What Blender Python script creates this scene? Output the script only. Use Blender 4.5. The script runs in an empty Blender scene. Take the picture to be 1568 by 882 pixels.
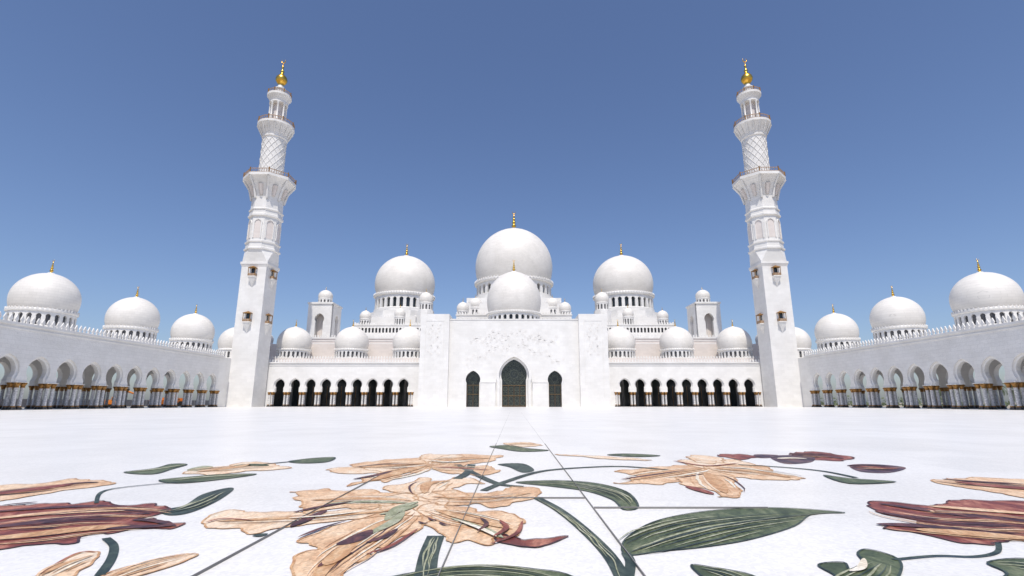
import bpy, math, random
from mathutils import Vector, noise
random.seed(4)
sc=bpy.context.scene
pi=math.pi; cos=math.cos; sin=math.sin; rad=math.radians

# ------------------------------------------------------------------ materials
def newmat(name):
    m=bpy.data.materials.new(name); m.use_nodes=True
    nt=m.node_tree; b=nt.nodes['Principled BSDF']; return m,nt,b
def N(nt,t,**k):
    n=nt.nodes.new(t)
    for a,v in k.items(): setattr(n,a,v)
    return n
def simple(name,col,rough=.5,metal=0,var=.12,scale=1.5):
    m,nt,b=newmat(name)
    tc=N(nt,'ShaderNodeNewGeometry'); no=N(nt,'ShaderNodeTexNoise'); no.inputs['Scale'].default_value=scale; no.inputs['Detail'].default_value=5
    nt.links.new(tc.outputs['Position'],no.inputs['Vector'])
    r=N(nt,'ShaderNodeValToRGB'); r.color_ramp.elements[0].position=.3; r.color_ramp.elements[1].position=.7
    r.color_ramp.elements[0].color=[c*(1-var) for c in col]+[1]; r.color_ramp.elements[1].color=[min(1,c*(1+var)) for c in col]+[1]
    nt.links.new(no.outputs['Fac'],r.inputs['Fac']); nt.links.new(r.outputs['Color'],b.inputs['Base Color'])
    b.inputs['Roughness'].default_value=rough; b.inputs['Metallic'].default_value=metal
    return m
def stone(name,col,bw=1.6,bh=.8,rough=.45,floor=False,mort=.9,relief=0,relscale=1.2,mortar=.012):
    m,nt,b=newmat(name); L=nt.links.new
    g=N(nt,'ShaderNodeNewGeometry'); s=N(nt,'ShaderNodeSeparateXYZ'); L(g.outputs['Position'],s.inputs[0])
    c=N(nt,'ShaderNodeCombineXYZ')
    if floor: L(s.outputs[0],c.inputs[0]); L(s.outputs[1],c.inputs[1])
    else:
        a=N(nt,'ShaderNodeMath',operation='ADD'); L(s.outputs[0],a.inputs[0]); L(s.outputs[1],a.inputs[1])
        L(a.outputs[0],c.inputs[0]); L(s.outputs[2],c.inputs[1])
    br=N(nt,'ShaderNodeTexBrick'); L(c.outputs[0],br.inputs['Vector'])
    br.inputs['Scale'].default_value=1; br.inputs['Brick Width'].default_value=bw; br.inputs['Row Height'].default_value=bh
    br.inputs['Mortar Size'].default_value=mortar; br.inputs['Mortar Smooth'].default_value=.3
    br.inputs['Color1'].default_value=col+(1,); br.inputs['Color2'].default_value=tuple(x*.94 for x in col)+(1,)
    br.inputs['Mortar'].default_value=tuple(x*mort for x in col)+(1,)
    no=N(nt,'ShaderNodeTexNoise'); no.inputs['Scale'].default_value=.25; no.inputs['Detail'].default_value=8; no.inputs['Roughness'].default_value=.65
    L(g.outputs['Position'],no.inputs['Vector'])
    r=N(nt,'ShaderNodeValToRGB'); r.color_ramp.elements[0].position=.35; r.color_ramp.elements[0].color=(.9,.895,.885,1)
    r.color_ramp.elements[1].position=.65; r.color_ramp.elements[1].color=(1,1,1,1); L(no.outputs['Fac'],r.inputs['Fac'])
    mx=N(nt,'ShaderNodeMix',data_type='RGBA',blend_type='MULTIPLY'); mx.inputs[0].default_value=1
    L(br.outputs['Color'],mx.inputs[6]); L(r.outputs['Color'],mx.inputs[7]); L(mx.outputs[2],b.inputs['Base Color'])
    b.inputs['Roughness'].default_value=rough
    if relief:
        v=N(nt,'ShaderNodeTexNoise'); v.inputs['Scale'].default_value=relscale; v.inputs['Detail'].default_value=2; v.inputs['Distortion'].default_value=2.5
        L(g.outputs['Position'],v.inputs['Vector'])
        bp=N(nt,'ShaderNodeBump'); bp.inputs['Strength'].default_value=relief; bp.inputs['Distance'].default_value=.12
        L(v.outputs['Fac'],bp.inputs['Height']); L(bp.outputs[0],b.inputs['Normal'])
    return m
W=stone('white_marble',(.82,.80,.765))
WD=stone('dome_marble',(.80,.765,.71),1.3,.5,.5,mort=.82,mortar=.02)
WR=stone('carved_marble',(.79,.772,.745),1.3,.65,.5,relief=.6,mort=.82,mortar=.02)
WP=stone('terrace_marble',(.76,.69,.64),1.6,.6,.5)
WH=simple('relief_marble',(.80,.77,.725),.5,0,.03)
GOLD=simple('gold_leaf',(.80,.47,.08),.28,1,.1,3)
CAP=simple('gilded_capital',(.31,.155,.04),.45,.5,.35,4)
BRZ=simple('brown_balustrade',(.36,.24,.15),.5,.1,.3,3)
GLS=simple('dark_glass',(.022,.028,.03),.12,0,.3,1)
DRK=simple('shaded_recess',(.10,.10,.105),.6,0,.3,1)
CEI=simple('shade_toned_gallery',(.25,.24,.23),.7,0,.1,1)  # gallery shade put into the colour of ceilings and back-wall piers
LAT=simple('door_lattice',(.12,.135,.10),.4,.3,.4,3)
DFR=simple('door_frame_bronze',(.17,.11,.05),.4,.5,.3,3)
SHF=simple('inlaid_column',(.55,.53,.51),.3,0,.4,5)
BLK=simple('black_base',(.03,.03,.03),.3)

# ------------------------------------------------------------------ mesh accumulator
class Acc:
    def __init__(s): s.v=[];s.f=[];s.m=[];s.sm=[];s.mats=[]
    def mi(s,m):
        if m not in s.mats: s.mats.append(m)
        return s.mats.index(m)
    def face(s,pts,m,sm=False):
        n=len(s.v); s.v+=[tuple(p) for p in pts]; s.f.append(list(range(n,n+len(pts)))); s.m.append(s.mi(m)); s.sm.append(sm)
    def box(s,x0,x1,y0,y1,z0,z1,m):
        n=len(s.v)
        s.v+=[(x,y,z) for z in(z0,z1) for y in(y0,y1) for x in(x0,x1)]
        for q in((0,1,3,2),(4,5,7,6),(0,1,5,4),(2,3,7,6),(0,2,6,4),(1,3,7,5)):
            s.f.append([n+i for i in q]); s.m.append(s.mi(m)); s.sm.append(False)
    def lathe(s,cx,cy,prof,seg,m,rot=0,sm=True):
        n=len(s.v)
        for r,z in prof:
            for i in range(seg):
                a=rot+2*pi*i/seg; s.v.append((cx+r*cos(a),cy+r*sin(a),z))
        for j in range(len(prof)-1):
            for i in range(seg):
                k=(i+1)%seg; s.f.append([n+j*seg+i,n+j*seg+k,n+(j+1)*seg+k,n+(j+1)*seg+i]); s.m.append(s.mi(m)); s.sm.append(sm)
    def tube(s,p0,p1,r0,r1,m,seg=6):
        p0=Vector(p0);p1=Vector(p1);d=(p1-p0).normalized(); u=d.orthogonal().normalized(); w=d.cross(u); n=len(s.v)
        for p,r in((p0,r0),(p1,r1)):
            for i in range(seg):
                a=2*pi*i/seg; s.v.append(tuple(p+u*r*cos(a)+w*r*sin(a)))
        for i in range(seg):
            k=(i+1)%seg; s.f.append([n+i,n+k,n+seg+k,n+seg+i]); s.m.append(s.mi(m)); s.sm.append(True)
    def build(s,name,parent=None):
        me=bpy.data.meshes.new(name); me.from_pydata(s.v,[],s.f)
        for m in s.mats: me.materials.append(m)
        me.polygons.foreach_set('material_index',s.m); me.polygons.foreach_set('use_smooth',s.sm); me.update()
        import bmesh
        bm=bmesh.new(); bm.from_mesh(me); bmesh.ops.remove_doubles(bm,verts=bm.verts,dist=.00005); bm.to_mesh(me); bm.free()
        o=bpy.data.objects.new(name,me); sc.collection.objects.link(o)
        if parent: o.parent=parent
        return o
def empty(name,loc=(0,0,0)):
    o=bpy.data.objects.new(name,None); o.location=loc; sc.collection.objects.link(o); return o

def archprof(r,zc,a,z0,n=16,p=.14):
    th0=-math.acos(a/r); pts=[(a,z0)]
    for i in range(n+1):
        th=th0+(pi-2*th0)*i/n
        z=zc+r*sin(th)
        if sin(th)>0: z+=p*r*(1-abs(cos(th)))**1.4
        pts.append((r*cos(th),z))
    pts.append((-a,z0)); return pts
def archwall(acc,n,S,z0,z1,r,zc,a,t0,t1,mp,m,s0=0,p=.14,top=True,na=16):
    pr=archprof(r,zc,a,z0,na,p)
    for b in range(n):
        c=s0+S*(b+.5)
        poly=[(c-S/2,z0),(c-S/2,z1),(c+S/2,z1),(c+S/2,z0)]+[(c+x,z) for x,z in pr]
        acc.face([mp(x,z,t0) for x,z in poly],m)
        acc.face([mp(x,z,t1) for x,z in poly],m)
        for i in range(len(pr)-1):
            (x,z),(X,Z)=pr[i],pr[i+1]
            acc.face([mp(c+x,z,t0),mp(c+X,Z,t0),mp(c+X,Z,t1),mp(c+x,z,t1)],m)
        if top: acc.face([mp(c-S/2,z1,t0),mp(c+S/2,z1,t0),mp(c+S/2,z1,t1),mp(c-S/2,z1,t1)],m)
        for e in(-1,1):
            acc.face([mp(c+e*a,z0,t0),mp(c+e*S/2,z0,t0),mp(c+e*S/2,z0,t1),mp(c+e*a,z0,t1)],m)
def archpanel(acc,pr,c,t,mp,m):
    acc.face([mp(c+x,z,t) for x,z in pr],m)
def archring(acc,r0,r1,zc,a0,a1,z0,c,t0,t1,mp,m,p=.14,n=18):
    A=archprof(r0,zc,a0,z0,n,p);B=archprof(r1,zc,a1,z0,n,p)
    for i in range(len(A)-1):
        q=[(A[i],t0),(A[i+1],t0),(B[i+1],t0),(B[i],t0)]
        acc.face([mp(c+x,z,t) for (x,z),t in q],m)
        acc.face([mp(c+B[i][0],B[i][1],t0),mp(c+B[i+1][0],B[i+1][1],t0),mp(c+B[i+1][0],B[i+1][1],t1),mp(c+B[i][0],B[i][1],t1)],m)
        acc.face([mp(c+A[i][0],A[i][1],t0),mp(c+A[i+1][0],A[i+1][1],t0),mp(c+A[i+1][0],A[i+1][1],t1),mp(c+A[i][0],A[i][1],t1)],m)
def merlons(acc,length,mp,z,m,S=.85,h=.95,t0=0,t1=.18,s0=0):
    n=max(1,int(length/S)); S=length/n
    sh=[(-.17,0),(-.17,.18),(-.32,.42),(-.2,.66),(0,1),(.2,.66),(.32,.42),(.17,.18),(.17,0)]
    for i in range(n):
        c=s0+S*(i+.5)
        P=[(c+x*S,z+y*h) for x,y in sh]
        acc.face([mp(x,y,t0) for x,y in P],m); acc.face([mp(x,y,t1) for x,y in P],m)
        for j in range(len(P)-1):
            acc.face([mp(*P[j],t0),mp(*P[j+1],t0),mp(*P[j+1],t1),mp(*P[j],t1)],m)
def front(y):  return lambda s,z,t:(s,y+t,z)
def sidef(x,sg): return lambda s,z,t:(x+sg*t,s,z)
def ring(cx,cy,R): return lambda s,z,t:(cx+(R-t)*sin(s/R),cy-(R-t)*cos(s/R),z)

def finial(acc,cx,cy,z,h,seg=10):
    P=[(.12,0),(.15,.05),(.055,.09),(.055,.12),(.13,.2),(.055,.28),(.05,.31),(.1,.38),(.045,.45),(.04,.48),(.075,.54),(.035,.6),(.03,.64),(.05,.69),(.022,.74),(.018,.84),(0,.845)]
    acc.lathe(cx,cy,[(r*h,z+q*h) for r,q in P],seg,GOLD)
    R=.07*h; zc=z+.92*h
    for i in range(14):
        a=rad(30)+rad(300)*i/14; b=rad(30)+rad(300)*(i+1)/14
        w=.25*R*sin(pi*(i+.5)/14)+.03*R
        acc.tube((cx+R*sin(a),cy,zc+R*cos(a)),(cx+R*sin(b),cy,zc+R*cos(b)),w,w,GOLD,5)
def domeprof(R,z,H,n=22):
    out=[]; zc=z+H*.30
    for i in range(n+1):
        t=i/n
        th=-math.asin(.42)+(pi/2+math.asin(.42))*t
        if th<0: zz=zc+ (H*.30)*sin(th)/.42; r=R*cos(th)**.9
        else: zz=zc+(H*.70)*(sin(th)*.97+.03*(th/(pi/2))**3); r=R*cos(th)
        out.append((max(r,0.001),zz))
    return out
def dome(acc,cx,cy,z,R,H,fin,seg=48,m=None):
    acc.lathe(cx,cy,domeprof(R,z,H),seg,m or WD)
    acc.lathe(cx,cy,[(R*.13,z+H*.985),(R*.1,z+H*1.01),(.01,z+H*1.015)],16,W,sm=False)
    if fin: finial(acc,cx,cy,z+H*.995,fin)
def drum(acc,cx,cy,R,z0,z1,nwin,seg=48,wfrac=(.15,.72),inner=DRK):
    h=z1-z0; S=2*pi*R/nwin; hw=S*.30
    zb=z0+h*wfrac[0]; ztop=z0+h*wfrac[1]; r=hw; zc=ztop-r*1.14; 
    acc.lathe(cx,cy,[(R*1.03,z0),(R*1.03,zb-.03*h),(R*1.0,zb)],seg,W,sm=False)
    archwall(acc,nwin,S,zb,z0+h*.82,r,zc,r*.88,0,R*.07,ring(cx,cy,R),W,na=10)
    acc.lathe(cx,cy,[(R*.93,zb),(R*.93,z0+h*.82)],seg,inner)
    acc.lathe(cx,cy,[(R*1.0,z0+h*.82),(R*1.05,z0+h*.86),(R*1.05,z0+h*.92),(R*.99,z0+h*.93),(R*.97,z1),(R*.88,z1)],seg,W,sm=False)
def column(acc,x,y,z1,r=.27,seg=10):
    acc.lathe(x,y,[(r*1.7,.0),(r*1.7,.22),(r*1.35,.3),(r*1.25,.42)],seg,BLK)
    acc.lathe(x,y,[(r*1.25,.42),(r*1.25,.52),(r,.6)],seg,CAP)
    acc.lathe(x,y,[(r,.6),(r*.94,z1-.8)],seg,SHF)
    acc.lathe(x,y,[(r*1.05,z1-.8),(r*1.2,z1-.72),(r*1.0,z1-.66),(r*1.35,z1-.38),(r*2.0,z1-.14),(r*1.7,z1-.12),(r*1.7,z1-.02)],seg,CAP)
def pier(acc,x,y,z1,d=.5,r=.27):
    for a in(-d,d):
        for b in(-d,d): column(acc,x+a,y+b,z1,r)
    acc.box(x-d-r*1.6,x+d+r*1.6,y-d-r*1.6,y+d+r*1.6,z1-.02,z1+.09,W)

# ------------------------------------------------------------------ side arcades
def side_arcade(sg):
    root=empty('courtyard_arcade')
    X=76*sg; S=5.3; n=27; s0=132.45-n*S
    a=Acc(); mp=sidef(X,sg)
    archwall(a,n,S,4.12,12.7,2.1,5.95,1.72,0,.3,mp,WR,s0)
    archwall(a,n,S,4.12,12.7,1.75,5.95,1.4,.301,1.0,mp,W,s0)
    a.box(*sorted((X-.25*sg,X+1.2*sg)),s0,134.2,12.7,13.1,W)
    a.box(*sorted((X-.12*sg,X-.003*sg)),s0,134.2,12.1,12.3,W)
    a.box(*sorted((X,X+1.0*sg)),132.45,145,4.0,12.7,W)
    a.box(*sorted((X,X+1.0*sg)),133.2,145,0,4.0,W)
    merlons(a,134.2-s0,sidef(X-.1*sg,sg),13.1,W,.9,1.15,s0=s0)
    archwall(a,n,S,4.12,10,1.75,5.95,1.4,0,.9,sidef(X+11.5*sg,sg),W,s0)
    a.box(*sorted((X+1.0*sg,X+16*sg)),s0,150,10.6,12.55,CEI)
    a.box(*sorted((X+1.002*sg,X+16*sg)),s0,150,12.552,12.7,W)
    a.build('arch_walls',root)
    a=Acc()
    for i in range(n+1):
        for off in(.5,11.95): pier(a,X+off*sg,s0+i*S,4.12)
    a.build('columns',root)
    a=Acc()
    for k in range(7):
        y=132.3-21.5*k; x=84*sg
        a.lathe(x,y,[(5.6,12.5),(5.6,13.6),(5.2,13.65)],8,W,rad(22.5),False)
        drum(a,x,y,4.75,13.6,17.0,24)
        merlons(a,2*pi*5.0,ring(x,y,5.0),16.6,W,.65,.55,0,.1)
        dome(a,x,y,16.95,4.95,7.0,2.7)
    a.build('roof_domes',root)
    return root
side_arcade(-1); side_arcade(1)

# ------------------------------------------------------------------ minaret
def minaret(cx,cy,sg):
    root=empty('minaret'); a=Acc(); w=3.5
    a.box(cx-w,cx+w,cy-w,cy+w,0,39.0,W)
    a.lathe(cx,cy,[(w*1.4142,38.2),(w*1.4142+.35,38.9),(w*1.4142+.45,39.0),(w*1.4142+.45,39.6),(w*1.38,39.62)],4,W,rad(45),False)
    R8=4.5; oc=[(cx+R8*cos(rad(22.5+45*i)),cy+R8*sin(rad(22.5+45*i)),43.2) for i in range(8)]
    cor=[(cx+w,cy+w,39.6),(cx-w,cy+w,39.6),(cx-w,cy-w,39.6),(cx+w,cy-w,39.6)]
    for i in range(4):
        o0=oc[2*i];o1=oc[2*i+1];o2=oc[(2*i+2)%8]; c=cor[i]; c2=cor[(i+1)%4]
        a.face([c,o0,o1],W); a.face([c,o1,o2,c2],W)
    o8=rad(22.5)
    P=[(4.5,43.2),(4.85,43.35),(4.85,43.8),(4.5,44.0),(4.5,45.2),(4.75,45.4),(4.75,45.8),(4.35,46.0),(4.3,53),(4.75,53.3),(4.75,53.8),(4.5,54),(4.45,55),(4.7,55.2),(4.7,55.5),(4.3,55.8),(4.25,58.6)]
    a.lathe(cx,cy,P,8,W,o8,False)
    for i in range(8):
        th=2*pi*i/8; d=4.32*cos(pi/8)+.02
        def mp(s,z,t,th=th,d=d):
            D=d-t; return (cx+D*cos(th)-s*sin(th),cy+D*sin(th)+s*cos(th),z)
        archring(a,.95,1.25,51.0,.9,1.2,46.6,0,-.22,0,mp,W)
        archpanel(a,archprof(.95,51,.9,46.6),0,-.03,mp,WP)
    P=[(4.25,58.6),(4.3,59.4),(4.7,61),(5.5,62.8),(6.4,64),(7.0,64.6),(7.2,64.7),(7.2,65.5),(3.3,65.52)]
    a.lathe(cx,cy,P,8,W,o8,False)
    for i in range(8):
        th=o8+2*pi*i/8
        a.tube((cx+4.35*cos(th),cy+4.35*sin(th),58.6),(cx+5.2*cos(th),cy+5.2*sin(th),61.8),.35,.3,W)
        a.tube((cx+5.2*cos(th),cy+5.2*sin(th),61.8),(cx+7.0*cos(th),cy+7.0*sin(th),64.5),.3,.35,W)
        t2=2*pi*i/8; d=5.0
        a.tube((cx+4.1*cos(t2),cy+4.1*sin(t2),59.6),(cx+5.0*cos(t2),cy+5.0*sin(t2),62.6),.45,.75,WP)
    def rail(R,z,h,seg,rot,posts):
        a.lathe(cx,cy,[(R-.12,z+h-.16),(R+.05,z+h-.16),(R+.05,z+h),(R-.12,z+h)],seg,BRZ,rot,False)
        a.lathe(cx,cy,[(R,z),(R,z+h*.16)],seg,BRZ,rot,False)
        for i in range(posts):
            th=rot+2*pi*i/posts; k=R
            if seg==8: k=R*cos(pi/8)/cos(((th-rot)%(pi/4))-pi/8)
            big=(i%(posts//8)==0)
            q=.17 if big else .075
            a.tube((cx+k*cos(th),cy+k*sin(th),z),(cx+k*cos(th),cy+k*sin(th),z+h+(.3 if big else -.1)),q,q,BRZ if not big else CAP,5)
    rail(7.05,65.5,1.25,8,o8,64)
    a.lathe(cx,cy,[(3.9,65.5),(3.9,66.4),(3.35,66.8),(3.3,78.6),(3.6,78.9),(3.6,79.3)],32,W,0,False)
    for k in range(12):
        for d in(-1,1):
            pr=None
            for j in range(17):
                th=2*pi*k/12+d*j/16*pi*.75; z=67+j/16*11.4; R=3.36
                pt=(cx+R*cos(th),cy+R*sin(th),z)
                if pr: a.tube(pr,pt,.085,.085,W,4)
                pr=pt
    a.lathe(cx,cy,[(3.6,79.3),(3.7,80),(4.3,81.4),(5.0,82.5),(5.2,82.7),(5.2,83.4),(2.3,83.42)],32,W,0,False)
    for i in range(16):
        th=2*pi*i/16
        a.tube((cx+3.6*cos(th),cy+3.6*sin(th),79.4),(cx+5.05*cos(th),cy+5.05*sin(th),82.6),.16,.3,W)
    rail(5.1,83.4,1.2,32,0,48)
    a.lathe(cx,cy,[(1.35,83.4),(1.35,92.2)],24,WP)
    a.lathe(cx,cy,[(2.9,83.4),(2.9,84.9),(2.6,85)],8,W,o8,False)
    for i in range(8):
        th=o8+2*pi*i/8
        a.lathe(cx+2.3*cos(th),cy+2.3*sin(th),[(.42,85),(.42,85.3),(.25,85.5),(.25,90.2),(.42,90.6),(.42,90.9)],8,W)
    a.lathe(cx,cy,[(1.3,90.9),(2.65,90.9),(2.65,91.6),(2.9,92.2),(3.4,93),(3.5,93.1),(3.5,93.8),(1.2,93.82)],24,W,0,False)
    rail(3.4,93.8,.95,24,0,32)
    a.lathe(cx,cy,[(1.6,93.8),(1.6,94.6),(1.25,94.8),(1.15,96.0),(1.5,96.2),(1.5,96.5),(.9,96.8),(.85,97.5)],20,W)
    a.build('shaft_and_balconies',root)
    g=Acc()
    g.lathe(cx,cy,[(.7,97.3),(.9,97.5),(.6,97.8),(1.1,98.2),(1.62,99.0),(1.75,99.7),(1.5,100.5),(.9,101.2),(.45,101.8),(.4,102.2),(.62,102.5),(.3,103),(.2,103.7),(.42,104.1),(.15,104.5),(.12,105.6),(0,105.65)],20,GOLD)
    for i in range(14):
        A=rad(30)+rad(300)*i/14;B=rad(30)+rad(300)*(i+1)/14; w_=.14*sin(pi*(i+.5)/14)+.03
        g.tube((cx+.6*sin(A),cy,106.3+.6*cos(A)),(cx+.6*sin(B),cy,106.3+.6*cos(B)),w_,w_,GOLD,5)
    g.build('gilded_finial',root)
    b=Acc()
    for z in(22.6,35.4):
        for th in(0,pi/2,pi,-pi/2):
            def mp(s,zz,t,th=th):
                D=w-t; return (cx+D*cos(th)-s*sin(th),cy+D*sin(th)+s*cos(th),zz)
            def bx(s0,s1,t0,t1,z0,z1,m):
                P=[mp(s,q,t) for q in(z0,z1) for t in(t0,t1) for s in(s0,s1)]
                for q in((0,1,3,2),(4,5,7,6),(0,1,5,4),(2,3,7,6),(0,2,6,4),(1,3,7,5)): b.face([P[i] for i in q],m)
            archpanel(b,archprof(.62,z+1.9,.55,z),0,-.02,mp,GLS)
            archring(b,.62,.85,z+1.9,.55,.8,z,0,-.1,0,mp,W)
            bx(-1.05,1.05,-1.05,0,z-.25,z,W)
            for t0,t1,s0_,s1_ in((-1.0,-.92,-1,1),(-.92,0,-1,-.92),(-.92,0,.92,1)): bx(s0_,s1_,t0,t1,z+.001,z+.75,BRZ)
            for s_ in(-.95,.95): bx(s_-.06,s_+.06,-1.04,-.9,z+.0015,z+2.3,CAP)
            bx(-1.1,1.1,-1.1,0,z+2.3,z+2.42,CAP)
            q=[(-1.1,-1.1),(1.1,-1.1),(1.1,0),(-1.1,0)]
            for i in range(4):
                b.face([mp(q[i][0],z+2.42,q[i][1]),mp(q[(i+1)%4][0],z+2.42,q[(i+1)%4][1]),mp(0,z+3.0,-.3)],CAP)
            for j,(ww,dd,zz,zl) in enumerate(((.95,.95,z-.25,z-1.1),(.7,.7,z-1.1,z-1.9),(.42,.42,z-1.9,z-3.0))):
                w2=(.7,.42,.05)[j]; T=[(-ww,-dd),(ww,-dd),(ww,0),(-ww,0)]; U=[(-w2,-w2),(w2,-w2),(w2,0),(-w2,0)]
                for i in range(4):
                    k=(i+1)%4; b.face([mp(T[i][0],zz,T[i][1]),mp(T[k][0],zz,T[k][1]),mp(U[k][0],zl,U[k][1]),mp(U[i][0],zl,U[i][1])],W)
    b.build('oriel_balconies',root)
minaret(-72.7,141,1); minaret(72.7,141,-1)

# ------------------------------------------------------------------ mosque
mos=empty('grand_mosque')
a=Acc()
for sg in(-1,1):
    n=9;S=4.35
    s0=28.8 if sg>0 else -28.8-n*S
    archwall(a,n,S,4.0,12.0,1.62,6.0,1.32,0,.3,front(145),W,s0)
    archwall(a,n,S,4.0,12.0,1.35,6.0,1.1,.301,.9,front(145),W,s0)
    for e0,e1 in((25,28.8),(67.95,76)):
        x0,x1=sorted((e0*sg,e1*sg)); a.box(x0,x1,145,145.9,0,12.0,W)
    x0,x1=sorted((25*sg,76*sg))
    a.box(x0,x1,144.75,145.9,12.0,12.35,W); a.box(x0,x1,144.88,144.998,11.3,11.45,W)
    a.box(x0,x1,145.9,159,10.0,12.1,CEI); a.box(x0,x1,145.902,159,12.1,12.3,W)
    merlons(a,51,front(144.95),12.35,W,.8,.8,s0=x0)
    a.box(x0,x1,148,148.5,12.3,13.6,WP); merlons(a,51,front(148.1),13.6,W,.8,.7,s0=x0)
    a.box(x0,x1,159,160.9,10,19,WP)
    a.box(x0,x1,158.7,158.9,0,9.99,GLS)  # glass doors extended into one dark sheet to give the gallery its shade
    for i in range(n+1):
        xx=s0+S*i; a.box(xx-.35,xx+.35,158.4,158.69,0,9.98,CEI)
        a.box(xx+S/2-.04,xx+S/2+.04,158.6,158.69,0,6,CAP)
a.build('front_arcade_walls',mos)
a=Acc()
for sg in(-1,1):
    for i in range(10):
        pier(a,sg*(28.8+4.35*i),145.45,4.0,.42,.24)
a.build('front_arcade_columns',mos)
a=Acc()
for sg in(-1,1):
    for x in(66.4,49.0,31.6,):
        x*=sg; y=153.8
        a.lathe(x,y,[(5.5,12.1),(5.5,13.5),(5.1,13.55)],8,W,rad(22.5),False)
        drum(a,x,y,4.75,13.5,16.7,24)
        merlons(a,2*pi*5.0,ring(x,y,5.0),16.3,W,.65,.5,0,.1)
        dome(a,x,y,16.6,4.95,7.0,2.4)
    x=84*sg
    drum(a,x,153.8,4.75,13.5,16.7,24); dome(a,x,153.8,16.6,4.95,7,2.4)
a.build('front_arcade_domes',mos)

# portal
a=Acc()
Y=138.0
def wallbox(x0,x1,z0,z1,y0=Y,y1=Y+3,m=W): a.box(x0,x1,y0,y1,z0,z1,m)
def portalbay(c,wid,r,zc,aa,z1):
    archwall(a,1,wid,0,z1,r,zc,aa,0,3.0,front(Y),W,c-wid/2,p=.22,na=24)
portalbay(0,17.4,4.0,8.3,3.75,23.2)
for s in(-1,1):
    c=s*10.95; portalbay(c,4.5,1.95,7.1,1.72,23.2)
    x0,x1=sorted((s*13.2,s*17.5)); wallbox(x0,x1,0,23.2)
    x0,x1=sorted((s*4.9,s*8.9)); a.box(x0,x1,Y-.9,Y-.002,0,6.3,W); a.box(x0-.12,x1+.12,Y-1.0,Y-.001,6.3,6.6,W)
    x0,x1=sorted((s*17.5,s*25.2)); a.box(x0,x1,Y-1.5,Y+6,0,24.6,W)
    c=s*21.35
    a.box(c-2.5,c-2.38,Y-1.56,Y-1.503,2.8,22.8,W); a.box(c+2.38,c+2.5,Y-1.56,Y-1.503,2.8,22.8,W)
    a.box(c-2.38,c+2.38,Y-1.56,Y-1.503,22.68,22.8,W)
    a.box(*sorted((s*24,s*25.2)),Y+6,160,0,14.0,W)
a.box(-17.5,17.5,Y-.12,Y+3.2,23.2,23.5,W)
a.box(-24,24,Y+3.4,160,12.5,20,W)
archring(a,4.0,4.75,8.3,3.75,4.5,0,0,-.35,0,front(Y),W,p=.22,n=24)
archring(a,3.45,3.98,8.3,3.2,3.7,0,0,.55,3,front(Y),W,p=.22,n=24)
for s in(-1,1):
    archring(a,1.95,2.3,7.1,1.72,2.05,0,s*10.95,-.12,0,front(Y),W,p=.22)
a.build('portal_walls',mos)
# portal doors
a=Acc()
archpanel(a,archprof(3.5,8.3,3.25,0,24,.22),0,1.2,front(Y),GLS)
for s in(-1,1): archpanel(a,archprof(1.94,7.1,1.71,0,18,.22),s*10.95,1.2,front(Y),GLS)
def ribbon(acc,pts,w,y,m,th=.05):
    L=[];R=[]
    for i,p in enumerate(pts):
        q0=pts[max(0,i-1)];q1=pts[min(len(pts)-1,i+1)]
        dx=q1[0]-q0[0];dz=q1[1]-q0[1];l=math.hypot(dx,dz) or 1
        ww=w/2
        L.append((p[0]-dz/l*ww,p[1]+dx/l*ww));R.append((p[0]+dz/l*ww,p[1]-dx/l*ww))
    for i in range(len(pts)-1):
        acc.face([(L[i][0],y,L[i][1]),(L[i+1][0],y,L[i+1][1]),(R[i+1][0],y,R[i+1][1]),(R[i][0],y,R[i][1])],m)
        acc.face([(L[i][0],y,L[i][1]),(L[i+1][0],y,L[i+1][1]),(L[i+1][0],y+th,L[i+1][1]),(L[i][0],y+th,L[i][1])],m)
        acc.face([(R[i][0],y,R[i][1]),(R[i+1][0],y,R[i+1][1]),(R[i+1][0],y+th,R[i+1][1]),(R[i][0],y+th,R[i][1])],m)
def circ(cx,cz,r,n=20): return [(cx+r*cos(2*pi*i/n),cz+r*sin(2*pi*i/n)) for i in range(n+1)]
def spiral(cx,cz,r,turn,a0,d,n=18): return [(cx+r*(1-.8*i/n)*cos(a0+d*turn*2*pi*i/n),cz+r*(1-.8*i/n)*sin(a0+d*turn*2*pi*i/n)) for i in range(n+1)]
yd=Y+1.1
for x in(-3.1,-1.55,0,1.55,3.1): a.box(x-.06,x+.06,yd-.03,yd+.05,0,5.6,DFR)
for z in(0.1,2.8,5.5): a.box(-3.2,3.2,yd-.06,yd+.02,z,z+.2,DFR)
for i in range(4):
    for j in range(4):
        cx=-2.33+1.55*i; cz=.9+1.25*j
        ribbon(a,circ(cx,cz,.5),.08,yd,LAT)
        for k in range(4): ribbon(a,spiral(cx+.32*cos(k*pi/2+.78),cz+.32*sin(k*pi/2+.78),.3,.9,k*1.57,1,10),.05,yd,LAT)
for R_,nn in((.7,1),(1.7,8),(2.6,14)):
    for k in range(nn):
        th=2*pi*k/nn; cx=(R_ if nn>1 else 0)*cos(th); cz=8.6+(R_ if nn>1 else 0)*sin(th)
        ribbon(a,spiral(cx,cz,.62,1.3,th,1),.07,yd,LAT)
for r_ in(1.1,2.2,3.1): ribbon(a,circ(0,8.6,r_,32),.08,yd,LAT)
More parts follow.
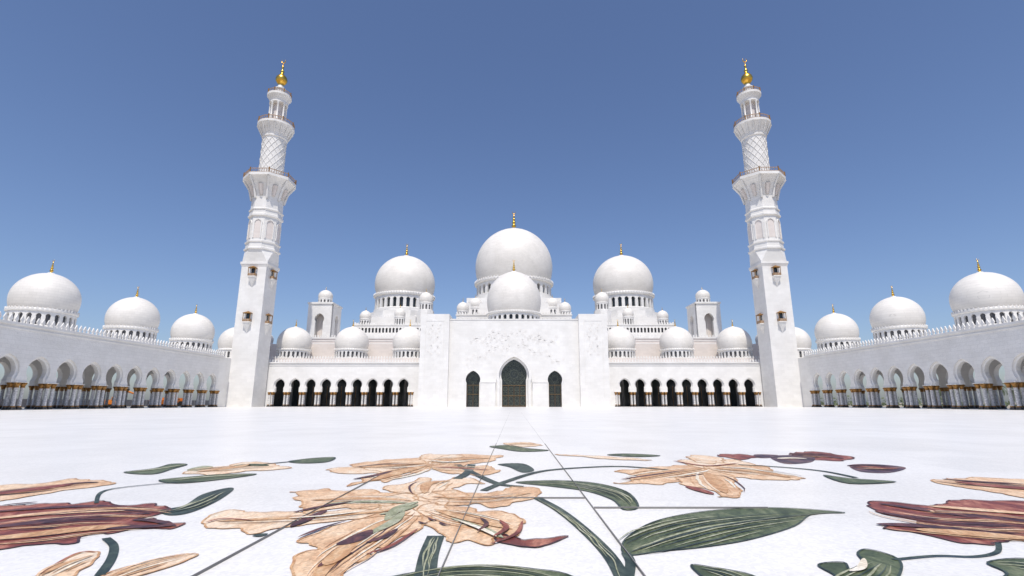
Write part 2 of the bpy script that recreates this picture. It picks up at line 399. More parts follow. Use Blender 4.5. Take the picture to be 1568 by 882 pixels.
for s in(-1,1):
    c=s*10.95
    for x in(c-1.6,c,c+1.6): a.box(x-.05,x+.05,yd-.03,yd+.05,0,6.0,DFR)
    a.box(c-1.7,c+1.7,yd-.05,yd+.02,3.2,3.35,DFR); a.box(c-1.7,c+1.7,yd-.05,yd+.02,5.6,5.75,DFR)
    for i in range(2):
        for j in range(6):
            ribbon(a,spiral(c-.8+1.6*i,.6+.95*j,.45,1.4,j,1 if i else -1),.06,yd,LAT)
    for k in range(7):
        th=2*pi*k/7; ribbon(a,spiral(c+.95*cos(th),7.3+.95*sin(th),.42,1.2,th,1),.06,yd,LAT)
a.build('portal_doors',mos)
a=Acc()
yr=Y-.02
def vine(x0,z0,x1,z1,amp,nw,sp,lr):
    pts=[(x0+(x1-x0)*t/40,z0+(z1-z0)*t/40) for t in range(41)]
    dx=x1-x0;dz=z1-z0;l=math.hypot(dx,dz); nx=-dz/l;nz=dx/l
    P=[(p[0]+nx*amp*sin(i/40*nw*2*pi),p[1]+nz*amp*sin(i/40*nw*2*pi)) for i,p in enumerate(pts)]
    ribbon(a,P,.12,yy,WH,.02)
    for k in range(sp):
        i=int((k+.5)/sp*40); p=P[i]; e=1 if k%2 else -1
        cx=p[0]+nx*e*lr*.9;cz=p[1]+nz*e*lr*.9
        ribbon(a,spiral(cx,cz,lr,1.2,random.random()*6,e),.09,yy,WH,.02)
        for q in range(5):
            th=2*pi*q/5+k; rr=lr*.38
            c0=(cx+cos(th)*rr,cz+sin(th)*rr)
            a.face([(cx,yy-.01,cz),(c0[0]-sin(th)*rr*.5,yy-.012,c0[1]+cos(th)*rr*.5),(cx+cos(th)*rr*2,yy-.03,cz+sin(th)*rr*2),(c0[0]+sin(th)*rr*.5,yy-.012,c0[1]-cos(th)*rr*.5)],WH)
yy=yr
for s in(-1,1):
    vine(s*.4,19.4,s*7,19.0,.7,1,8,.6); vine(s*6,17.2,s*12,17.8,.6,1.2,8,.55)
    vine(s*7,14.2,s*13.5,11.5,.6,1.2,8,.5); vine(s*1,16.2,s*7,14.6,.6,1,8,.5); vine(s*2,17.6,s*8,18.3,.4,1,8,.45)
    yy=Y-1.52
    for c in(20.4,22.3): vine(s*c,13.5,s*c,22.0,.35,2,11,.4)
    yy=yr
a.build('portal_relief',mos)

# halls behind
a=Acc()
def parapet(x0,x1,y0,y1,z,m=W,S=.9,h=.8):
    merlons(a,x1-x0,front(y0),z,m,S,h,s0=x0)
    merlons(a,y1-y0,sidef(x0,1),z,m,S,h,s0=y0); merlons(a,y1-y0,sidef(x1,-1),z,m,S,h,s0=y0)
a.box(-76,76,161,166,0,17.2,WP); a.box(-76,76,160.9,166,17.2,17.6,W); parapet(-76,76,161,166,17.6)
a.box(-70,70,166,240,0,21.5,WP); a.box(-70.2,70.2,165.8,240,21.5,22,W); parapet(-70,70,166,240,22)
for z in(18.6,19.8,20.7): a.box(-70.1,70.1,165.9,165.998,z,z+.2,W)
a.box(-19.7,19.7,172,236,22,27.0,W)
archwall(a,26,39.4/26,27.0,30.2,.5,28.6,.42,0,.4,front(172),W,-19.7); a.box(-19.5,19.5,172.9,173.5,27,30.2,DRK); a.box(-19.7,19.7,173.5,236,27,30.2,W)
a.box(-19.9,19.9,171.8,173.5,30.2,30.6,W); parapet(-19.7,19.7,172,230,30.6)
a.box(-17,17,180,234,30.2,36,W); parapet(-17,17,180,234,36)
a.box(-18,18,190,230,36,40,W)
for sg in(-1,1):
    x0,x1=sorted((sg*30,sg*57)); a.box(x0,x1,180,238,22,25.4,W)
    n=22;S=27/n
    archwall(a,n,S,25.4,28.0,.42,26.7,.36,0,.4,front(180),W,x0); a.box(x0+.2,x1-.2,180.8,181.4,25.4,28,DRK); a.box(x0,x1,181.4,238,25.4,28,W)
    archwall(a,40,58/40,25.4,28.0,.42,26.7,.36,0,.4,sidef(sg*57,-sg),W,180)
    a.box(x0-.2,x1+.2,179.8,181.4,28,28.35,W); parapet(x0,x1,180,238,28.35)
    x0,x1=sorted((sg*33,sg*58)); a.box(x0+sg*1.5+1,x1+sg*1.5-3,192,230,28,33,W); parapet(x0+sg*1.5+1,x1+sg*1.5-3,192,230,33)
    a.lathe(sg*45.8,209,[(14.2,33),(14.2,36.5),(13,36.6)],8,W,rad(22.5),False)
    tx=sg*65; 
    archwall(a,1,8,19.5,33.5,1.6,28.4,1.3,0,1.3,front(168),W,tx-4,p=.2)
    archwall(a,1,8,19.5,33.5,1.6,28.4,1.3,0,1.0,sidef(tx-sg*4,sg),W,169.3,p=.2)
    a.box(tx-2.6,tx+2.6,170.5,176,19.5,33.4,WP)
    a.box(*sorted((tx+sg*2.7,tx+sg*4)),169.4,177.3,17,33.5,W); a.box(tx-3.9,tx+3.9,176,177.3,17,33.5,W)
    a.box(tx-4.25,tx+4.25,167.7,177.6,33.5,34.1,W)
    a.box(tx-4.5,tx+4.5,167.5,178,17,19.5,W)
    for q in(-1.6,0,1.6): a.box(tx+q-.08,tx+q+.08,170.35,170.49,19.5,33,W)
    drum(a,tx,172,2.3,34.1,36.0,12,24); dome(a,tx,172,35.9,2.4,3.2,1.2,24)
a.build('prayer_halls',mos)
a=Acc()
def bigdome(x,y,R,zb,z0,H,fin,nw):
    drum(a,x,y,R*.96,z0,zb,nw,64,(.2,.7),GLS)
    merlons(a,2*pi*R*1.02,ring(x,y,R*1.02),z0+(zb-z0)*.9,W,R*.09,R*.06,0,.2)
    dome(a,x,y,zb-.2,R,H,fin,72)
bigdome(0,209.6,16.3,50.0,42.5,24.4,8.6,32)
a.lathe(0,209.6,[(18.5,36),(18.5,41.3),(17.6,41.5),(17.6,42.5),(15,42.6)],64,W,0,False)
for sg in(-1,1): bigdome(sg*45.8,209,12.4,44.6,36.6,17.6,6.0,28)
bigdome(0,160,8.6,28.6,24.2,14.0,4.4,28)
a.lathe(0,160,[(10,19),(10,23.4),(9.4,23.5),(9.4,24.2),(8,24.3)],48,W,0,False)
for sg in(-1,1):
    for x,y,R,z0,zb,H in((17.7,174,2.15,30.2,32.0,3.3),(14.0,182,2.6,36,36.2,3.6) ,(32.4,184,2.55,28,37.0,4.0),(41.5,183,2.0,28,31.7,3.1),(54.3,184,2.1,28,31.0,3.1),(81.0,166,2.2,14,20.2,3.3)):
        if zb-z0<1.6: z0=zb-2.2
        if x==14.0: z0,zb,y=31,34.8,182
        if zb-z0>5:
            zz=zb-3.2; a.lathe(sg*x,y,[(R*1.25,z0),(R*1.25,zz),(R,zz+.1)],8,W,rad(22.5),False); z0=zz
        drum(a,sg*x,y,R*.95,z0,zb,12,24); dome(a,sg*x,y,zb-.05,R,H,1.4,24)
a.build('main_domes',mos)

# ------------------------------------------------------------------ ground & courtyard
g=Acc()
SAND=simple('desert_sand',(.34,.29,.22),.95,0,.2,.05)
g.face([(-6000,-6000,-.32),(6000,-6000,-.32),(6000,9000,-.32),(-6000,9000,-.32)],SAND); g.build('ground')
FL=stone('courtyard_marble',(.85,.83,.795),1.2,1.2,.36,True,.96,mortar=.003)
nt=FL.node_tree; b=nt.nodes['Principled BSDF']; src=b.inputs['Base Color'].links[0].from_socket
ge=N(nt,'ShaderNodeNewGeometry'); vo=N(nt,'ShaderNodeTexVoronoi'); vo.inputs['Scale'].default_value=38; nt.links.new(ge.outputs['Position'],vo.inputs['Vector'])
bw=N(nt,'ShaderNodeRGBToBW'); nt.links.new(vo.outputs['Color'],bw.inputs[0])
rm=N(nt,'ShaderNodeMapRange'); rm.inputs['To Min'].default_value=.87; rm.inputs['To Max'].default_value=1.05; nt.links.new(bw.outputs[0],rm.inputs[0])
mx=N(nt,'ShaderNodeMix',data_type='RGBA',blend_type='MULTIPLY'); mx.inputs[0].default_value=1
nt.links.new(src,mx.inputs[6]); nt.links.new(rm.outputs[0],mx.inputs[7]); nt.links.new(mx.outputs[2],b.inputs['Base Color'])
b.inputs['Roughness'].default_value=.34; b.inputs['Specular IOR Level'].default_value=.3
g=Acc(); g.box(-95,95,-40,161,-.3,0,FL); cf=g.build('courtyard_floor')

def mosaic(name,c1,c2,c3,scale=3.0):
    m,nt,b=newmat(name); L=nt.links.new
    ge=N(nt,'ShaderNodeNewGeometry'); mp=N(nt,'ShaderNodeMapping'); mp.inputs['Scale'].default_value=(1,.45,1); L(ge.outputs['Position'],mp.inputs[0])
    no=N(nt,'ShaderNodeTexNoise'); no.inputs['Scale'].default_value=scale; no.inputs['Detail'].default_value=8; no.inputs['Roughness'].default_value=.65; no.inputs['Distortion'].default_value=1.5; L(mp.outputs[0],no.inputs['Vector'])
    r=N(nt,'ShaderNodeValToRGB'); e=r.color_ramp.elements; e[0].position=.38;e[0].color=c1+(1,);e[1].position=.62;e[1].color=c3+(1,); k=e.new(.5);k.color=c2+(1,)
    L(no.outputs['Fac'],r.inputs['Fac'])
    vo=N(nt,'ShaderNodeTexVoronoi'); vo.inputs['Scale'].default_value=45; L(ge.outputs['Position'],vo.inputs['Vector'])
    bw=N(nt,'ShaderNodeRGBToBW'); L(vo.outputs['Color'],bw.inputs[0]); rm=N(nt,'ShaderNodeMapRange'); rm.inputs['To Min'].default_value=.7; rm.inputs['To Max'].default_value=1.2; L(bw.outputs[0],rm.inputs[0])
    mx=N(nt,'ShaderNodeMix',data_type='RGBA',blend_type='MULTIPLY'); mx.inputs[0].default_value=1; L(r.outputs[0],mx.inputs[6]); L(rm.outputs[0],mx.inputs[7]); L(mx.outputs[2],b.inputs['Base Color'])
    b.inputs['Roughness'].default_value=.45; b.inputs['Specular IOR Level'].default_value=.25; return m
PEA=mosaic('peach_marble',(.60,.36,.20),(.72,.48,.29),(.80,.60,.41))
PE2=mosaic('pale_peach_marble',(.74,.51,.32),(.80,.61,.43),(.82,.69,.53))
ORG=mosaic('orange_marble',(.47,.24,.11),(.58,.34,.17),(.68,.46,.27),6)
BRN=mosaic('brown_marble',(.045,.02,.025),(.09,.035,.04),(.18,.07,.055),5)
RED=mosaic('red_marble',(.15,.035,.028),(.27,.075,.05),(.46,.20,.13),3)
GRN=mosaic('green_marble',(.05,.07,.035),(.09,.115,.055),(.17,.19,.105),4)
DGN=mosaic('dark_green_marble',(.02,.035,.03),(.04,.06,.05),(.08,.105,.08),4)
LGN=mosaic('light_green_marble',(.25,.26,.15),(.34,.35,.22),(.44,.44,.32),6)
DSK=mosaic('purple_marble',(.04,.025,.04),(.09,.055,.075),(.22,.11,.09),4)
JNT=simple('joint_strip',(.22,.21,.20),.6)
WHT=mosaic('cream_tesserae',(.76,.66,.5),(.8,.72,.58),(.82,.77,.68))
# image pixel coordinates projected to metres on the floor through the camera calibration
def pixel_to_floor(px,py):
    s=py-616.8; return (1.0866*(px-787)/s, 868.7/s+.239)
def crom(P,closed=True,k=5):
    n=len(P); out=[]
    R=range(n) if closed else range(n-1)
    for i in R:
        if closed: p0,p1,p2,p3=P[(i-1)%n],P[i],P[(i+1)%n],P[(i+2)%n]
        else: p0,p1,p2,p3=P[max(i-1,0)],P[i],P[i+1],P[min(i+2,n-1)]
        for j in range(k):
            t=j/k
            out.append(tuple(.5*((2*p1[q])+(-p0[q]+p2[q])*t+(2*p0[q]-5*p1[q]+4*p2[q]-p3[q])*t*t+(-p0[q]+3*p1[q]-3*p2[q]+p3[q])*t**3) for q in(0,1)))
    if not closed: out.append(P[-1])
    return out
fl=empty('floral_floor_inlay')
def parse(s): return [pixel_to_floor(*map(float,q.split(','))) for q in s.split()]
def line(acc,P,w,m,z,taper=True,closed=False):
    n=len(P)-1; L=[];R=[]
    for i,p in enumerate(P):
        q0=P[max(0,i-1)];q1=P[min(n,i+1)];dx=q1[0]-q0[0];dy=q1[1]-q0[1];l=math.hypot(dx,dy) or 1
        ww=w/2*((sin(pi*min(1,max(0,i/n)))**.7 if taper else 1)+.06)
        L.append((p[0]-dy/l*ww,p[1]+dx/l*ww,z));R.append((p[0]+dy/l*ww,p[1]-dx/l*ww,z))
    for i in range(n): acc.face([L[i],L[i+1],R[i+1],R[i]],m)
def patch(acc,s,m,z):
    P=crom(parse(s),True,8 if m in(PEA,PE2,RED) else 5)
    if m in(PEA,PE2,RED):
        d=min(9,P[0][1]); am=.014*d; Q=[]
        for i,p in enumerate(P):
            v=noise.noise_vector(Vector((p[0]*3.2,p[1]*2.4,.3))); v2=noise.noise_vector(Vector((p[0]*9,p[1]*7,.8)))
            Q.append((p[0]+am*v[0]+am*.5*v2[0],p[1]+1.6*am*v[1]+am*v2[1]))
        P=Q
    acc.face([(x,y,z) for x,y in P],m)
    oc={PEA:ORG,PE2:ORG,RED:BRN,GRN:DGN}.get(m)
    if oc: line(acc,P+[P[0]],.010+.0015*P[0][1],oc,z+.0035,False)
def stroke(acc,s,w,m,z,taper=True):
    line(acc,crom(parse(s),False,6),w,m,z,taper)
def veins(acc,s,spread,cnt,w,mats,z,seed=1):
    rnd=random.Random(seed); P=crom(parse(s),False,8); n=len(P)
    for k in range(cnt):
        u=(k+.5)/cnt*2-1; a0=int(rnd.uniform(0,.3)*n); a1=int(n-rnd.uniform(0,.35)*n*abs(u)-1)
        if a1-a0<4: continue
        Q=[]
        for i in range(a0,a1):
            q0=P[max(0,i-1)];q1=P[min(n-1,i+1)];dx=q1[0]-q0[0];dy=q1[1]-q0[1];l=math.hypot(dx,dy) or 1
            f=u*spread*sin(pi*(i+.5)/n)**.6+.02*noise.noise(Vector((P[i][0]*4,P[i][1]*4,k)))
            Q.append((P[i][0]-dy/l*f,P[i][1]+dx/l*f))
        line(acc,Q,w*rnd.uniform(.5,1.3),mats[k%len(mats)],z+.0002*k)
Z1,Z2,Z3,Z4=.004,.008,.012,.017
def flower(name,patches,strokes,vv=()):
    A=Acc()
    for i,(m,z,s) in enumerate(patches): patch(A,s,m,z+i*.0003)
    for i,(m,w,z,s) in enumerate(strokes): stroke(A,s,w,m,z+i*.00025)
    for i,(sp,c,w,mats,s) in enumerate(vv): veins(A,s,sp,c,w,mats,.0105,i)
    return A.build(name,fl)
pv=[ORG,WHT,PE2,ORG,PEA,WHT,BRN]
flower('lily_large',[
(PE2,Z1,'313,803 322,790 350,782 400,786 450,784 500,785 560,778 622,772 600,790 540,796 470,806 420,810 388,822 360,812'),
(PEA,Z1,'450,754 475,752 500,748 530,751 560,752 590,756 620,755 640,765 600,773 560,781 530,780 500,783 475,784 450,780 462,772 448,766 465,760'),
(PEA,Z1,'622,778 655,790 640,812 618,822 600,838 580,842 560,852 548,862 535,868 500,905 440,905 452,890 447,870 462,850 484,842 470,834 455,826 500,810 570,790'),
(PEA,Z1,'650,775 700,776 735,784 770,785 800,798 792,818 765,824 750,836 725,830 700,832 682,822 665,815 640,798'),
(PE2,Z1,'636,760 610,756 585,748 624,741 652,731 668,742 700,731 742,740 715,743 692,749 722,758 662,766'),
(PEA,Z1,'640,768 700,775 730,772 760,776 805,766 829,752 795,747 745,756 690,752 640,758'),
(PE2,Z1,'600,760 660,756 690,775 660,792 610,790 580,778'),
(RED,Z1,'770,818 800,828 864,821 840,832 800,838 765,832')],[
(ORG,.14,Z3,'630,768 560,765 475,767'),(ORG,.10,Z3,'620,780 540,789 400,797 330,800'),(ORG,.12,Z3,'628,785 570,812 505,862 480,900'),
(ORG,.12,Z3,'665,782 720,797 785,812'),(ORG,.10,Z3,'660,762 740,765 815,756'),(ORG,.14,Z3,'650,757 655,742 690,737'),
(LGN,.10,Z3,'625,772 560,770 500,773'),(LGN,.10,Z3,'618,785 600,802 560,822'),(LGN,.08,Z3,'690,795 740,812 770,826'),(LGN,.12,Z3,'640,770 610,780 590,800'),(LGN,.1,Z3,'580,790 612,784 640,774'),
(BRN,.10,Z3,'444,809 470,797 500,783'),(BRN,.07,Z3,'448,787 490,778 540,770'),(BRN,.14,Z3,'515,838 545,828 568,814'),(BRN,.07,Z3,'560,834 590,824 608,812'),(BRN,.06,Z3,'486,872 510,858 540,849'),
(BRN,.04,Z3,'455,826 490,812 530,800'),(RED,.04,Z3,'640,812 600,838 560,852'),(RED,.04,Z3,'750,836 790,820 800,800'),(RED,.035,Z3,'313,803 340,797 388,800'),(BRN,.03,Z3,'655,795 662,799 668,798'),(BRN,.03,Z3,'640,801 648,804 655,803'),
(BRN,.03,Z3,'672,802 680,806 690,806'),(ORG,.12,Z3,'498,870 512,858 535,846'),(WHT,.05,Z4,'560,785 500,793 440,797'),(WHT,.05,Z4,'700,800 740,815 760,826'),(BRN,.04,Z4,'730,818 745,806 735,796'),(RED,.05,Z4,'755,826 775,812 765,800')],
[(.28,9,.024,pv,'632,768 560,766 462,768'),(.16,7,.02,pv,'615,780 520,791 400,798 325,800'),(.24,11,.02,pv,'632,785 585,812 525,852 470,900'),(.26,10,.02,pv,'655,782 715,797 785,812'),(.2,8,.02,pv,'655,765 740,766 820,754'),(.3,7,.025,pv,'650,760 660,742 690,735')])
flower('lily_far',[
(PEA,Z1,'538,712 600,704 648,703 668,710 645,722 620,726 600,736 575,736 545,742 565,730 580,722'),(PE2,Z1,'500,720 540,715 600,714 650,716 600,724 540,726'),
(PEA,Z1,'655,708 690,697 770,698 742,708 700,714 665,718'),(PE2,Z1,'640,702 656,696 700,698 690,706 660,712'),(PEA,Z1,'650,714 720,714 762,720 735,728 690,724')],
[(ORG,.3,Z3,'650,710 600,713 550,717'),(ORG,.25,Z3,'650,714 610,724 570,737'),(ORG,.3,Z3,'660,710 700,704 750,702'),(BRN,.12,Z3,'540,735 575,729 600,722'),(RED,.1,Z3,'665,716 710,718 750,721'),(BRN,.1,Z3,'545,716 590,712 640,712'),(WHT,.12,Z4,'655,706 690,709 720,707')],
[(.5,7,.06,pv,'655,711 600,714 530,718'),(.35,6,.05,pv,'650,715 610,726 560,739'),(.5,6,.06,pv,'660,710 700,704 760,701'),(.35,5,.05,pv,'655,716 700,718 755,722')])
flower('lily_wide',[
(PEA,Z1,'940,722 1000,716 1060,712 1090,716 1060,726 1035,734 1010,742 980,740 945,742 965,734 985,730'),(PE2,Z1,'1060,714 1040,704 1090,706 1120,704 1150,712 1110,720'),
(PEA,Z1,'1090,714 1160,712 1180,722 1240,734 1190,736 1130,732 1080,724'),(PEA,Z1,'1050,722 1110,726 1128,745 1130,760 1100,762 1080,748 1040,740'),(PE2,Z1,'1050,700 1080,698 1110,704 1080,710')],
[(ORG,.25,Z3,'1075,718 1020,724 965,736'),(ORG,.22,Z3,'1095,718 1150,722 1210,732'),(ORG,.2,Z3,'1080,724 1095,738 1110,756'),(RED,.14,Z3,'1050,745 1070,751 1092,758'),(BRN,.08,Z3,'950,735 1000,728 1050,721'),(RED,.08,Z3,'1030,706 1080,714 1130,710'),(WHT,.1,Z4,'1100,716 1140,718 1170,723')],
[(.45,7,.05,pv,'1080,718 1020,726 950,738'),(.4,7,.05,pv,'1090,718 1150,723 1230,734'),(.35,7,.04,pv,'1078,724 1095,740 1115,760')])
rv=[BRN,ORG,PEA,RED,BRN,BRN]
flower('red_flower',[
(RED,Z1,'-60,780 0,777 60,772 100,774 150,768 200,773 245,774 256,785 210,795 240,800 272,806 262,812 200,814 160,820 130,822 110,832 60,834 0,842 -80,850'),
(PEA,Z1,'-60,748 60,741 98,735 128,736 168,741 130,748 60,757 0,768 -60,775')],
[(BRN,.2,Z3,'-60,815 60,801 130,792 230,788'),(BRN,.12,Z3,'-40,788 50,781 140,777 235,779'),(ORG,.2,Z3,'-60,832 40,822 130,812 200,808'),(PEA,.16,Z3,'-40,800 50,790 130,785 190,784'),(BRN,.12,Z3,'160,812 210,809 268,807'),(RED,.25,Z3,'-40,762 50,751 110,742'),(BRN,.1,Z3,'90,744 120,741 150,740'),(BRN,.08,Z3,'200,798 235,800 268,808'),(BRN,.07,Z3,'0,776 30,773 55,771')],
[(.5,16,.035,rv,'-60,810 60,798 150,792 262,795'),(.3,7,.04,rv,'-50,762 50,751 150,741'),(.25,8,.03,rv,'-40,835 60,825 150,814 250,808')])
flower('red_flower.001',[
(RED,Z1,'1330,768 1400,772 1450,769 1500,766 1640,775 1660,850 1568,830 1520,832 1480,830 1440,822 1400,818 1340,806 1400,798 1350,786'),
(PEA,Z1,'1428,736 1480,731 1568,733 1640,740 1620,765 1540,757 1480,748')],
[(BRN,.2,Z3,'1345,772 1420,782 1500,792 1640,806'),(BRN,.14,Z3,'1340,804 1400,806 1480,812'),(ORG,.2,Z3,'1400,812 1480,818 1600,828'),(PEA,.16,Z3,'1420,776 1500,782 1600,790'),(BRN,.1,Z3,'1350,786 1390,792 1440,796'),(RED,.25,Z3,'1460,738 1530,746 1620,752'),(BRN,.1,Z3,'1440,734 1490,738 1568,742')],
[(.5,16,.035,rv,'1335,780 1430,795 1530,800 1650,812'),(.3,7,.04,rv,'1430,736 1530,744 1630,752'),(.25,8,.03,rv,'1350,808 1440,814 1540,822 1650,834')])
flower('dusky_blossoms',[(RED,Z1,'1210,694 1250,692 1300,700 1285,706 1240,703'),(DSK,Z1,'1178,699 1215,697 1245,700 1240,708 1200,710'),(DSK,Z1,'1300,712 1340,711 1385,716 1360,724 1315,722'),(RED,Z1,'1100,697 1140,696 1160,700 1130,704'),(DSK,Z1,'1155,696 1190,697 1180,701 1160,701'),
(PE2,Z1,'280,724 340,716 380,708 420,712 440,718 380,722 330,728'),(PE2,Z1,'770,680 800,677 830,682 800,684'),(PE2,Z1,'850,696 900,698 940,700 1000,705 920,703')],
[(BRN,.25,Z3,'1220,697 1260,699 1290,703'),(RED,.16,Z3,'1315,714 1345,717 1375,718'),(GRN,.3,Z3,'360,716 380,713 410,714'),(ORG,.2,Z3,'300,724 350,718 380,712'),(ORG,.3,Z3,'780,681 800,680 820,681'),(WHT,.2,Z3,'1190,703 1210,702 1235,703')],
[(.5,6,.08,rv,'1215,698 1250,698 1295,702'),(.4,6,.07,rv,'1305,717 1340,716 1380,717'),(.4,5,.07,pv,'285,724 350,718 430,715')])
flower('orange_leaves',[(PE2,Z1,'55,884 90,862 120,848 146,848 142,862 110,880 90,905 50,905'),(PE2,Z1,'150,884 200,866 250,854 303,848 272,862 200,884 150,905')],
[(ORG,.03,Z3,'60,884 100,866 142,852'),(ORG,.03,Z3,'170,886 230,864 300,849'),(RED,.02,Z2,'55,884 90,862 120,848 146,848')],
[(.1,5,.02,pv,'60,890 100,868 142,852'),(.1,5,.02,pv,'155,892 230,866 300,850')])
gv=[LGN,DGN,LGN,DGN,LGN]
flower('green_leaves',[
(GRN,Z1,'958,850 958,826 1000,800 1060,786 1130,779 1200,778 1292,785 1242,788 1215,806 1150,826 1080,838 1010,845'),
(GRN,Z1,'790,739 850,736 910,740 958,753 977,776 955,781 938,766 900,753 850,746'),(DGN,Z1,'762,711 800,710 818,720 800,724 780,716'),
(DGN,Z1,'243,782 280,775 308,758 345,748 357,750 332,768 290,786 256,790'),(GRN,Z1,'560,900 660,874 740,867 820,873 880,886 1000,960 600,960'),
(GRN,Z1,'1058,868 1090,870 1150,882 1180,905 1110,905'),(GRN,Z1,'1252,866 1290,862 1300,873 1320,862 1312,848 1328,842 1372,856 1376,880 1340,915 1260,905 1280,885'),
(GRN,Z1,'1510,862 1568,856 1640,870 1620,905 1500,905 1540,880'),(GRN,Z1,'188,724 235,718 262,711 285,712 262,719 232,727'),(GRN,Z1,'243,736 300,730 345,727 392,727 330,736 270,741'),
(LGN,Z1,'285,720 310,714 326,716 300,722'),(GRN,Z1,'442,707 480,702 512,701 500,708 462,710'),(GRN,Z1,'750,684 780,682 800,686 840,690 800,692 770,688'),
(GRN,Z1,'930,697 960,695 1010,698 975,700'),(GRN,Z1,'1260,728 1300,733 1370,738 1300,741'),(DGN,Z1,'385,822 398,819 410,819 398,823')],
[(DGN,.03,Z3,'962,848 1040,822 1130,802 1260,786'),(WHT,.05,Z4,'1300,878 1318,872 1322,858'),(LGN,.1,Z3,'200,724 240,719 280,713'),(LGN,.1,Z3,'260,737 320,731 380,728')],
[(.38,11,.024,gv,'962,848 1030,822 1120,802 1280,785'),(.16,7,.026,gv,'795,740 870,741 940,756 968,778'),(.12,6,.026,gv,'250,787 300,774 350,750'),(.12,6,.016,gv,'590,897 700,876 800,880 900,905'),
(.12,6,.016,gv,'1275,900 1320,884 1352,860'),(.1,5,.016,gv,'1520,865 1580,870 1625,888'),(.08,5,.016,gv,'1065,870 1110,880 1160,900')])
st=[(DGN,.085,Z2,'820,762 850,778 880,800 915,832 940,862 962,905'),(DGN,.06,Z2,'958,848 965,862 962,885'),(DGN,.12,Z2,'667,822 656,852 648,905'),(DGN,.1,Z2,'700,712 735,730 765,742 800,746'),
(DGN,.09,Z2,'740,752 775,738 830,722 900,716 960,715 1040,722'),(DGN,.12,Z2,'700,734 716,724 722,712'),(DGN,.05,Z2,'160,826 172,838 168,858 150,884'),(DGN,.03,Z2,'1366,858 1430,852 1490,853 1524,846 1526,832'),
(DGN,.035,Z2,'145,772 160,752 240,742 300,738'),(DGN,.07,Z2,'330,720 400,712 460,706'),(DGN,.07,Z2,'1130,712 1200,716 1260,722 1310,732')]
A=Acc()
for i,(m,w,z,s) in enumerate(st): stroke(A,s,w*1.1,m,z+i*.0002,False)
veins(A,'820,764 850,780 880,802 915,834 940,864 955,900',.03,3,.014,[LGN],Z3); veins(A,'667,824 656,852 648,905',.04,4,.014,[LGN],Z3)
A.build('stems',fl)
A=Acc()
for x,w,y1 in((-1.99,.004,8),(-.47,.006,14),(.81,.006,14)): A.box(x-w/2,x+w/2,1,y1,.0005,.0203,JNT)
for x in(-.47,.81): A.box(x-.003,x+.003,14,60,.0005,.002,JNT)
for y,x0,x1 in((6.15,-.46,.8),(5.6,.82,2.6)): A.box(x0,x1,y-.003,y+.003,.0006,.0201,JNT)
A.build('expansion_joints',cf)

# ------------------------------------------------------------------ world beyond the arcades
TR=simple('palm_trunk',(.16,.11,.07),.9,0,.3,6); FR=simple('palm_frond',(.06,.09,.03),.6,0,.4,2)
def palm(x,y,h):
    A=Acc(); k=random.uniform(-.4,.4)
    for i in range(8):
        A.tube((x+k*(i/8)**2,y,h*i/8-.32),(x+k*((i+1)/8)**2,y,h*(i+1)/8-.32),.26-.008*i,.24-.008*i+.03*(i%2),TR,8)
    cx=x+k
    for f in range(30):
        th=random.uniform(0,2*pi); el=random.uniform(-.3,1.2); Lf=random.uniform(2.2,3.1); p=Vector((cx,y,h-.32)); 
        for s in range(9):
            e=el-s*.22; d=Vector((cos(th)*cos(e),sin(th)*cos(e),sin(e)))*Lf/9; q=p+d
            A.tube(p,q,.03,.02,FR,3)
            sd=Vector((-sin(th),cos(th),0))
            for u in(0,.5):
                for sg in(-1,1):
                    b0=p+d*u; ll=.62*sin(pi*(s+1.2)/11)
                    tip=b0+sd*sg*ll+d*.9+Vector((0,0,-.25*ll)); A.face([b0,b0+d*.28,tip],FR)
            p=q
    A.build('palm_tree')
for x,y,h in((108,112,4.2),(112,121,5),(106,131,4.5),(118,100,5),(110,92,4.4),(116,143,5.2),(125,150,5)): palm(x,y,h)
YEL=simple('orange_paint',(.65,.2,.03),.4); 
def excavator(x,y,ry):
    A=Acc()
    for s in(-1.1,1.1):
        A.box(-2,2,s-.3,s+.3,.1,.8,BLK)
        for e in(-2,2): A.tube((e,s-.3,.45),(e,s+.3,.45),.4,.4,BLK,12)
    A.box(-1.2,1.2,-.8,.8,.8,1.05,BLK); A.box(-2.3,.4,-1.3,1.3,1.05,2.2,YEL); A.box(.4,1.7,-1.3,-.2,1.05,2.9,YEL); A.box(.5,1.72,-1.32,-.18,1.9,2.75,GLS); A.box(-2.6,-2.3,-1.1,1.1,1.1,1.9,BLK)
    A.tube((1.2,.4,1.7),(3.4,.4,4.3),.3,.25,YEL,6); A.tube((3.4,.4,4.3),(5.2,.4,3.6),.25,.2,YEL,6); A.tube((5.2,.4,3.6),(5.8,.4,1.4),.2,.15,YEL,6)
    A.tube((1.6,.4,1.4),(2.8,.4,3.3),.1,.1,BLK,6)
    A.box(5.0,6.2,-.1,.9,.6,1.5,BLK)
    o=A.build('excavator'); o.location=(x,y,-.36); o.rotation_euler=(0,0,ry)
excavator(-104,134,.5); excavator(-108,168,2.5); excavator(-102,150,1.2)
A=Acc(); FN=simple('hoarding_grey',(.22,.22,.23),.8)
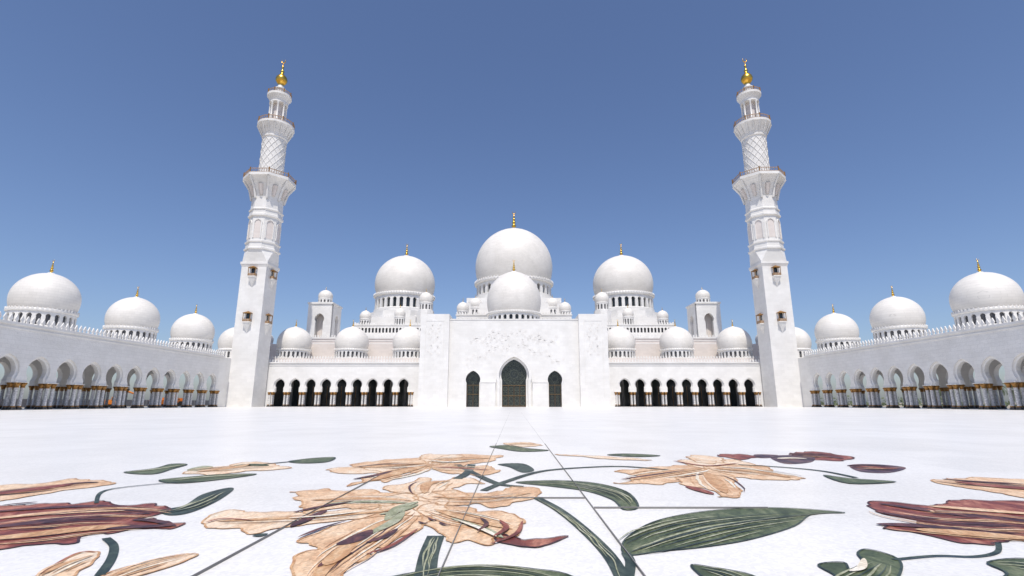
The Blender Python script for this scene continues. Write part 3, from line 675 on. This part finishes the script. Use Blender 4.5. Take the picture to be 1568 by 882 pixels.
for i in range(60): A.box(-150,-149.8,20+i*4,23.9+i*4,-.32,2.2,FN); A.box(-149.8,-149.6,19.95+i*4,20.05+i*4,-.32,2.4,FN)
A.build('site_fence')
A=Acc(); LF=simple('hedge_leaves',(.07,.09,.04),.7,0,.4,1)
for i in range(2600):
    x=random.gauss(140,4);y=random.uniform(30,260);z=abs(random.gauss(0,1.1))*(1+.6*sin(y*.21)*sin(y*.07)); r=random.uniform(.3,.7)
    p=Vector((x,y,z)); u=Vector((random.gauss(0,1),random.gauss(0,1),random.gauss(0,1))).normalized(); v=u.orthogonal().normalized()
    A.face([p-u*r,p+v*r*.7,p+u*r,p-v*r*.7],LF)
A.build('distant_shrubs')

# ------------------------------------------------------------------ light, sky, camera
EL=64; AZ=0
w=bpy.data.worlds.new('World'); sc.world=w; w.use_nodes=True; nt=w.node_tree
sk=N(nt,'ShaderNodeTexSky'); sk.sky_type='NISHITA'; sk.sun_disc=False; sk.sun_elevation=rad(EL); sk.sun_rotation=rad(180+AZ)
sk.air_density=1.0; sk.dust_density=1.3; sk.ozone_density=2.3; sk.altitude=0
mx=N(nt,'ShaderNodeMix',data_type='RGBA',blend_type='MULTIPLY'); mx.inputs[0].default_value=1; mx.inputs[7].default_value=(.96,1.0,1.16,1)
nt.links.new(sk.outputs[0],mx.inputs[6])
bg=nt.nodes['Background']; bg.inputs['Strength'].default_value=.112; nt.links.new(mx.outputs[2],bg.inputs[0])
l=bpy.data.lights.new('sun','SUN'); l.energy=4.0; l.angle=rad(.5); l.color=(1,.95,.875)
o=bpy.data.objects.new('sun',l); sc.collection.objects.link(o); o.rotation_euler=(rad(90-EL),0,rad(-AZ))
c=bpy.data.cameras.new('camera'); c.sensor_width=36; c.lens=17.91; c.clip_end=12000; c.clip_start=.1
o=bpy.data.objects.new('camera',c); sc.collection.objects.link(o); o.location=(0,0,1.06); o.rotation_euler=(rad(102.7),0,rad(.22)); sc.camera=o
sc.view_settings.view_transform='Standard'; sc.view_settings.look='None'; sc.view_settings.exposure=0
